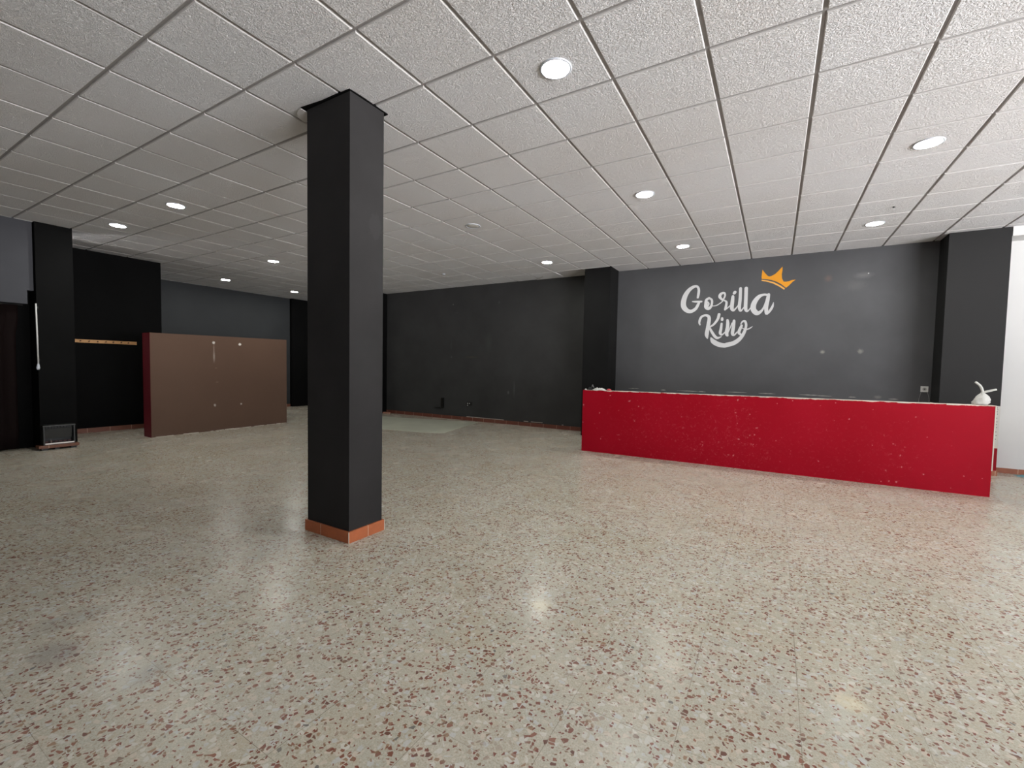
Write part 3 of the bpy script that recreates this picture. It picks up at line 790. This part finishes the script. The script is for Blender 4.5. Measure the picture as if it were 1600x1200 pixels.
# ceiling lamps
LG = 'round recessed ceiling lamps'
def make_lamp(x, y, label, on=True):
    r = empty('ceiling_lamp', (0, 0, 0), label, 'ceiling lamp', LG)
    bm = bmn()
    lathe(bm, [(.108, .004), (.108, -.003), (.104, -.0065), (.094, -.0075), (.0905, -.005), (.0905, .002)], (0, 0, 0))
    obj('rim', bm, m_pltrim, r, smooth=True)
    bm = bmn(); lathe(bm, [(0, -.0055), (.05, -.0055), (.0900, -.0045), (.0900, 0)], (0, 0, 0))
    d = obj('diffuser', bm, m_emit if on else m_diff_off, r, smooth=True)
    return r
LAMPS = [(1.50, 1.50, 'lit lamp nearest the camera, above and right of the black pillar'),
         (3.90, 3.94, 'lit lamp in the right part of the ceiling, nearest to the right edge'),
         (1.48, 3.94, 'lit lamp in the middle of the ceiling above the lettering'),
         (3.90, 6.36, 'lit lamp above the right end of the red counter near the grey wall'),
         (1.48, 6.38, 'lit lamp close to the grey wall, left of the crown'),
         (-.96, 6.39, 'lit lamp near the black wall, just left of the pilaster'),
         (-3.88, 1.50, 'larger looking lit lamp left of the black pillar'),
         (-5.66, 1.48, 'lit lamp in the ceiling nearest the left black column'),
         (-5.75, 3.93, 'lit lamp above the right end of the brown partition'),
         (-8.76, 4.54, 'lit lamp above the grey far wall behind the brown partition'),
         (-8.85, 6.41, 'farthest lit lamp, beside the left edge of the pillar')]
def copy_tree(o, parent=None):
    c = o.copy(); COL.objects.link(c)
    if parent is not None: c.parent = parent
    for chd in [q for q in bpy.data.objects if q.parent == o]: copy_tree(chd, c)
    return c
proto = make_lamp(0, 0, LAMPS[0][2])
for k, (x, y, lb) in enumerate(LAMPS):
    o = proto if k == 0 else copy_tree(proto)
    o.location = (x, y, H); o['label'] = lb
dead = make_lamp(0, 0, 'unlit round lamp in the middle of the ceiling, right of the pillar', on=False)
dead.location = (-.94, 3.96, H)
# small sensor in the ceiling
bm = bmn(); lathe(bm, [(0, -.02), (.02, -.02), (.035, -.010), (.04, 0)], (-3.44, 6.36, H), 20)
tag(obj('ceiling_sensor', bm, m_pltrim, smooth=True), 'tiny pale detector on the far part of the ceiling above the black wall', 'sensor')
bm = bmn(); lathe(bm, [(0, -.012), (.012, -.012), (.014, 0)], (3.98, 5.7, H), 14)
tag(obj('ceiling_hook', bm, m_darkpl), 'small dark hook in the ceiling between the two right lamps', 'hook')

# plastic carrier bag on the counter
m_bag = new_mat('white_bag_plastic', s2l((.78, .78, .76)), .35, .4)
t = NT(m_bag); P = t.pos(); t.bump(t.noise(P, 40, 4, .6, 1).outputs[0], .9, .01)
bgz = cz(4.86)+.003
bag = empty('plastic_bag', (4.865, 5.83, bgz), 'knotted white plastic bag standing on the right end of the red counter', 'bag')
bm = bmn()
seg = 28
prof = [(.0, 0.0), (.060, 0), (.068, .025), (.064, .06), (.050, .095), (.030, .118), (.017, .130), (.014, .142)]
rings = []
for (r, z) in prof:
    ring = []
    for k in range(seg):
        a = 2*math.pi*k/seg
        rr_ = r*(1+.10*math.sin(5*a+z*40)+.06*math.sin(9*a+z*90))
        ring.append(bm.verts.new((4.862+.010*math.sin(z*18)+rr_*math.cos(a)*1.03 + .012*(z/.14), 5.830+rr_*math.sin(a)*.80, bgz+z)))
    rings.append(ring)
for a, b in zip(rings, rings[1:]):
    for k in range(seg): bm.faces.new((a[k], a[(k+1) % seg], b[(k+1) % seg], b[k]))
bm.faces.new(rings[-1])
bmesh.ops.remove_doubles(bm, verts=bm.verts[:], dist=.0005)
obj('bag_body', bm, m_bag, bag, smooth=True)
for pts_, rr_ in (([(4.880, 5.83, bgz+.136), (4.872, 5.83, bgz+.175), (4.852, 5.835, bgz+.220), (4.815, 5.84, bgz+.258)], [.012, .013, .012, .010]),
                  ([(4.880, 5.83, bgz+.136), (4.905, 5.825, bgz+.150), (4.945, 5.82, bgz+.165), (4.985, 5.815, bgz+.178)], [.012, .012, .011, .009])):
    bm = bmn(); tube(bm, smooth_path([tuple(p) for p in pts_], 5), [rr_[0]]*6 + [rr_[1]]*5 + [rr_[2]]*4 + [rr_[3]], 8)
    obj('bag_handle', bm, m_bag, bag, smooth=True)
# debris on the left end of the counter
dz0 = cz(.35)+.002
bm = bmn()
N_ = 14
def crumple(bm, cx, cy_, z, lx, ly, h, seed, n=(12, 6)):
    rnd = random.Random(seed)
    g0 = []
    for a in range(n[0]+1):
        row = []
        for b in range(n[1]+1):
            u, v = a/n[0]*2-1, b/n[1]*2-1
            e = max(0, 1-(u*u+v*v)*.9)
            row.append(bm.verts.new((cx+u*lx+rnd.uniform(-.006, .006), cy_+v*ly+rnd.uniform(-.004, .004), z+.002+h*e*rnd.uniform(.55, 1.1))))
        g0.append(row)
    for a in range(n[0]):
        for b in range(n[1]): bm.faces.new((g0[a][b], g0[a+1][b], g0[a+1][b+1], g0[a][b+1]))
    ret = bmesh.ops.extrude_face_region(bm, geom=bm.faces[:])
    for v in [q for q in ret['geom'] if isinstance(q, bmesh.types.BMVert)]: v.co.z = z
crumple(bm, .375, 5.74, dz0, .115, .05, .042, 3)
tag(obj('crumpled_paper', bm, m_bag), 'crumpled white paper on the left end of the red counter', 'paper')
bm = bmn(); crumple(bm, .535, 5.745, dz0+.0, .040, .035, .034, 8, (6, 5))
tag(obj('red_wrapper', bm, new_mat('red_wrapper', s2l((.70, .22, .24)), .4)), 'small red wrapper beside the crumpled paper on the counter', 'wrapper')
bm = bmn(); crumple(bm, .215, 5.745, dz0, .045, .04, .048, 12, (6, 5))
tag(obj('black_rag', bm, new_mat('black_cloth', (.006, .006, .006), .9)), 'small black rag on the left corner of the red counter', 'rag')
bm = bmn(); crumple(bm, .150, 5.705, dz0, .016, .016, .022, 15, (4, 4))
tag(obj('plaster_crumb', bm, m_bag), 'white plaster crumb at the very left corner of the counter top', 'debris')
bm = bmn(); tube(bm, smooth_path([(.245, 5.74, dz0+.045), (.25, 5.735, dz0+.075), (.262, 5.73, dz0+.085), (.27, 5.73, dz0+.06), (.285, 5.735, dz0+.035)], 4), .0045, 6)
tag(obj('wire_offcut', bm, new_mat('grey_wire_offcut', s2l((.5, .5, .5)), .5), smooth=True), 'bent grey wire offcut on the black rag on the counter', 'wire')

# odds and ends on the floor
bm = bmn(); crumple(bm, 5.90, 7.53, .0, .16, .07, .030, 21, (10, 6))
tag(obj('teal_cloth', bm, new_mat('teal_cloth', s2l((.36, .53, .56)), .7)), 'teal cloth lying on the floor by the white wall', 'cloth')
bm = bmn(); prism(bm, [(-6.62, 7.62), (-6.40, 7.66), (-6.42, 7.72), (-6.63, 7.70)], .002, .035)
tag(obj('broken_tile', bm, new_mat('pinkish_clay', s2l((.72, .52, .44)), .7)), 'pale pink broken tile in the corner beside the floor sheet', 'tile')
bm = bmn(); prism(bm, [(-10.1, 6.72), (-9.9, 6.78), (-9.93, 6.83), (-10.12, 6.79)], .002, .03)
tag(obj('broken_skirting', bm, new_mat('pale_clay', s2l((.62, .50, .42)), .7)), 'broken piece of skirting on the floor behind the right end of the partition', 'debris')
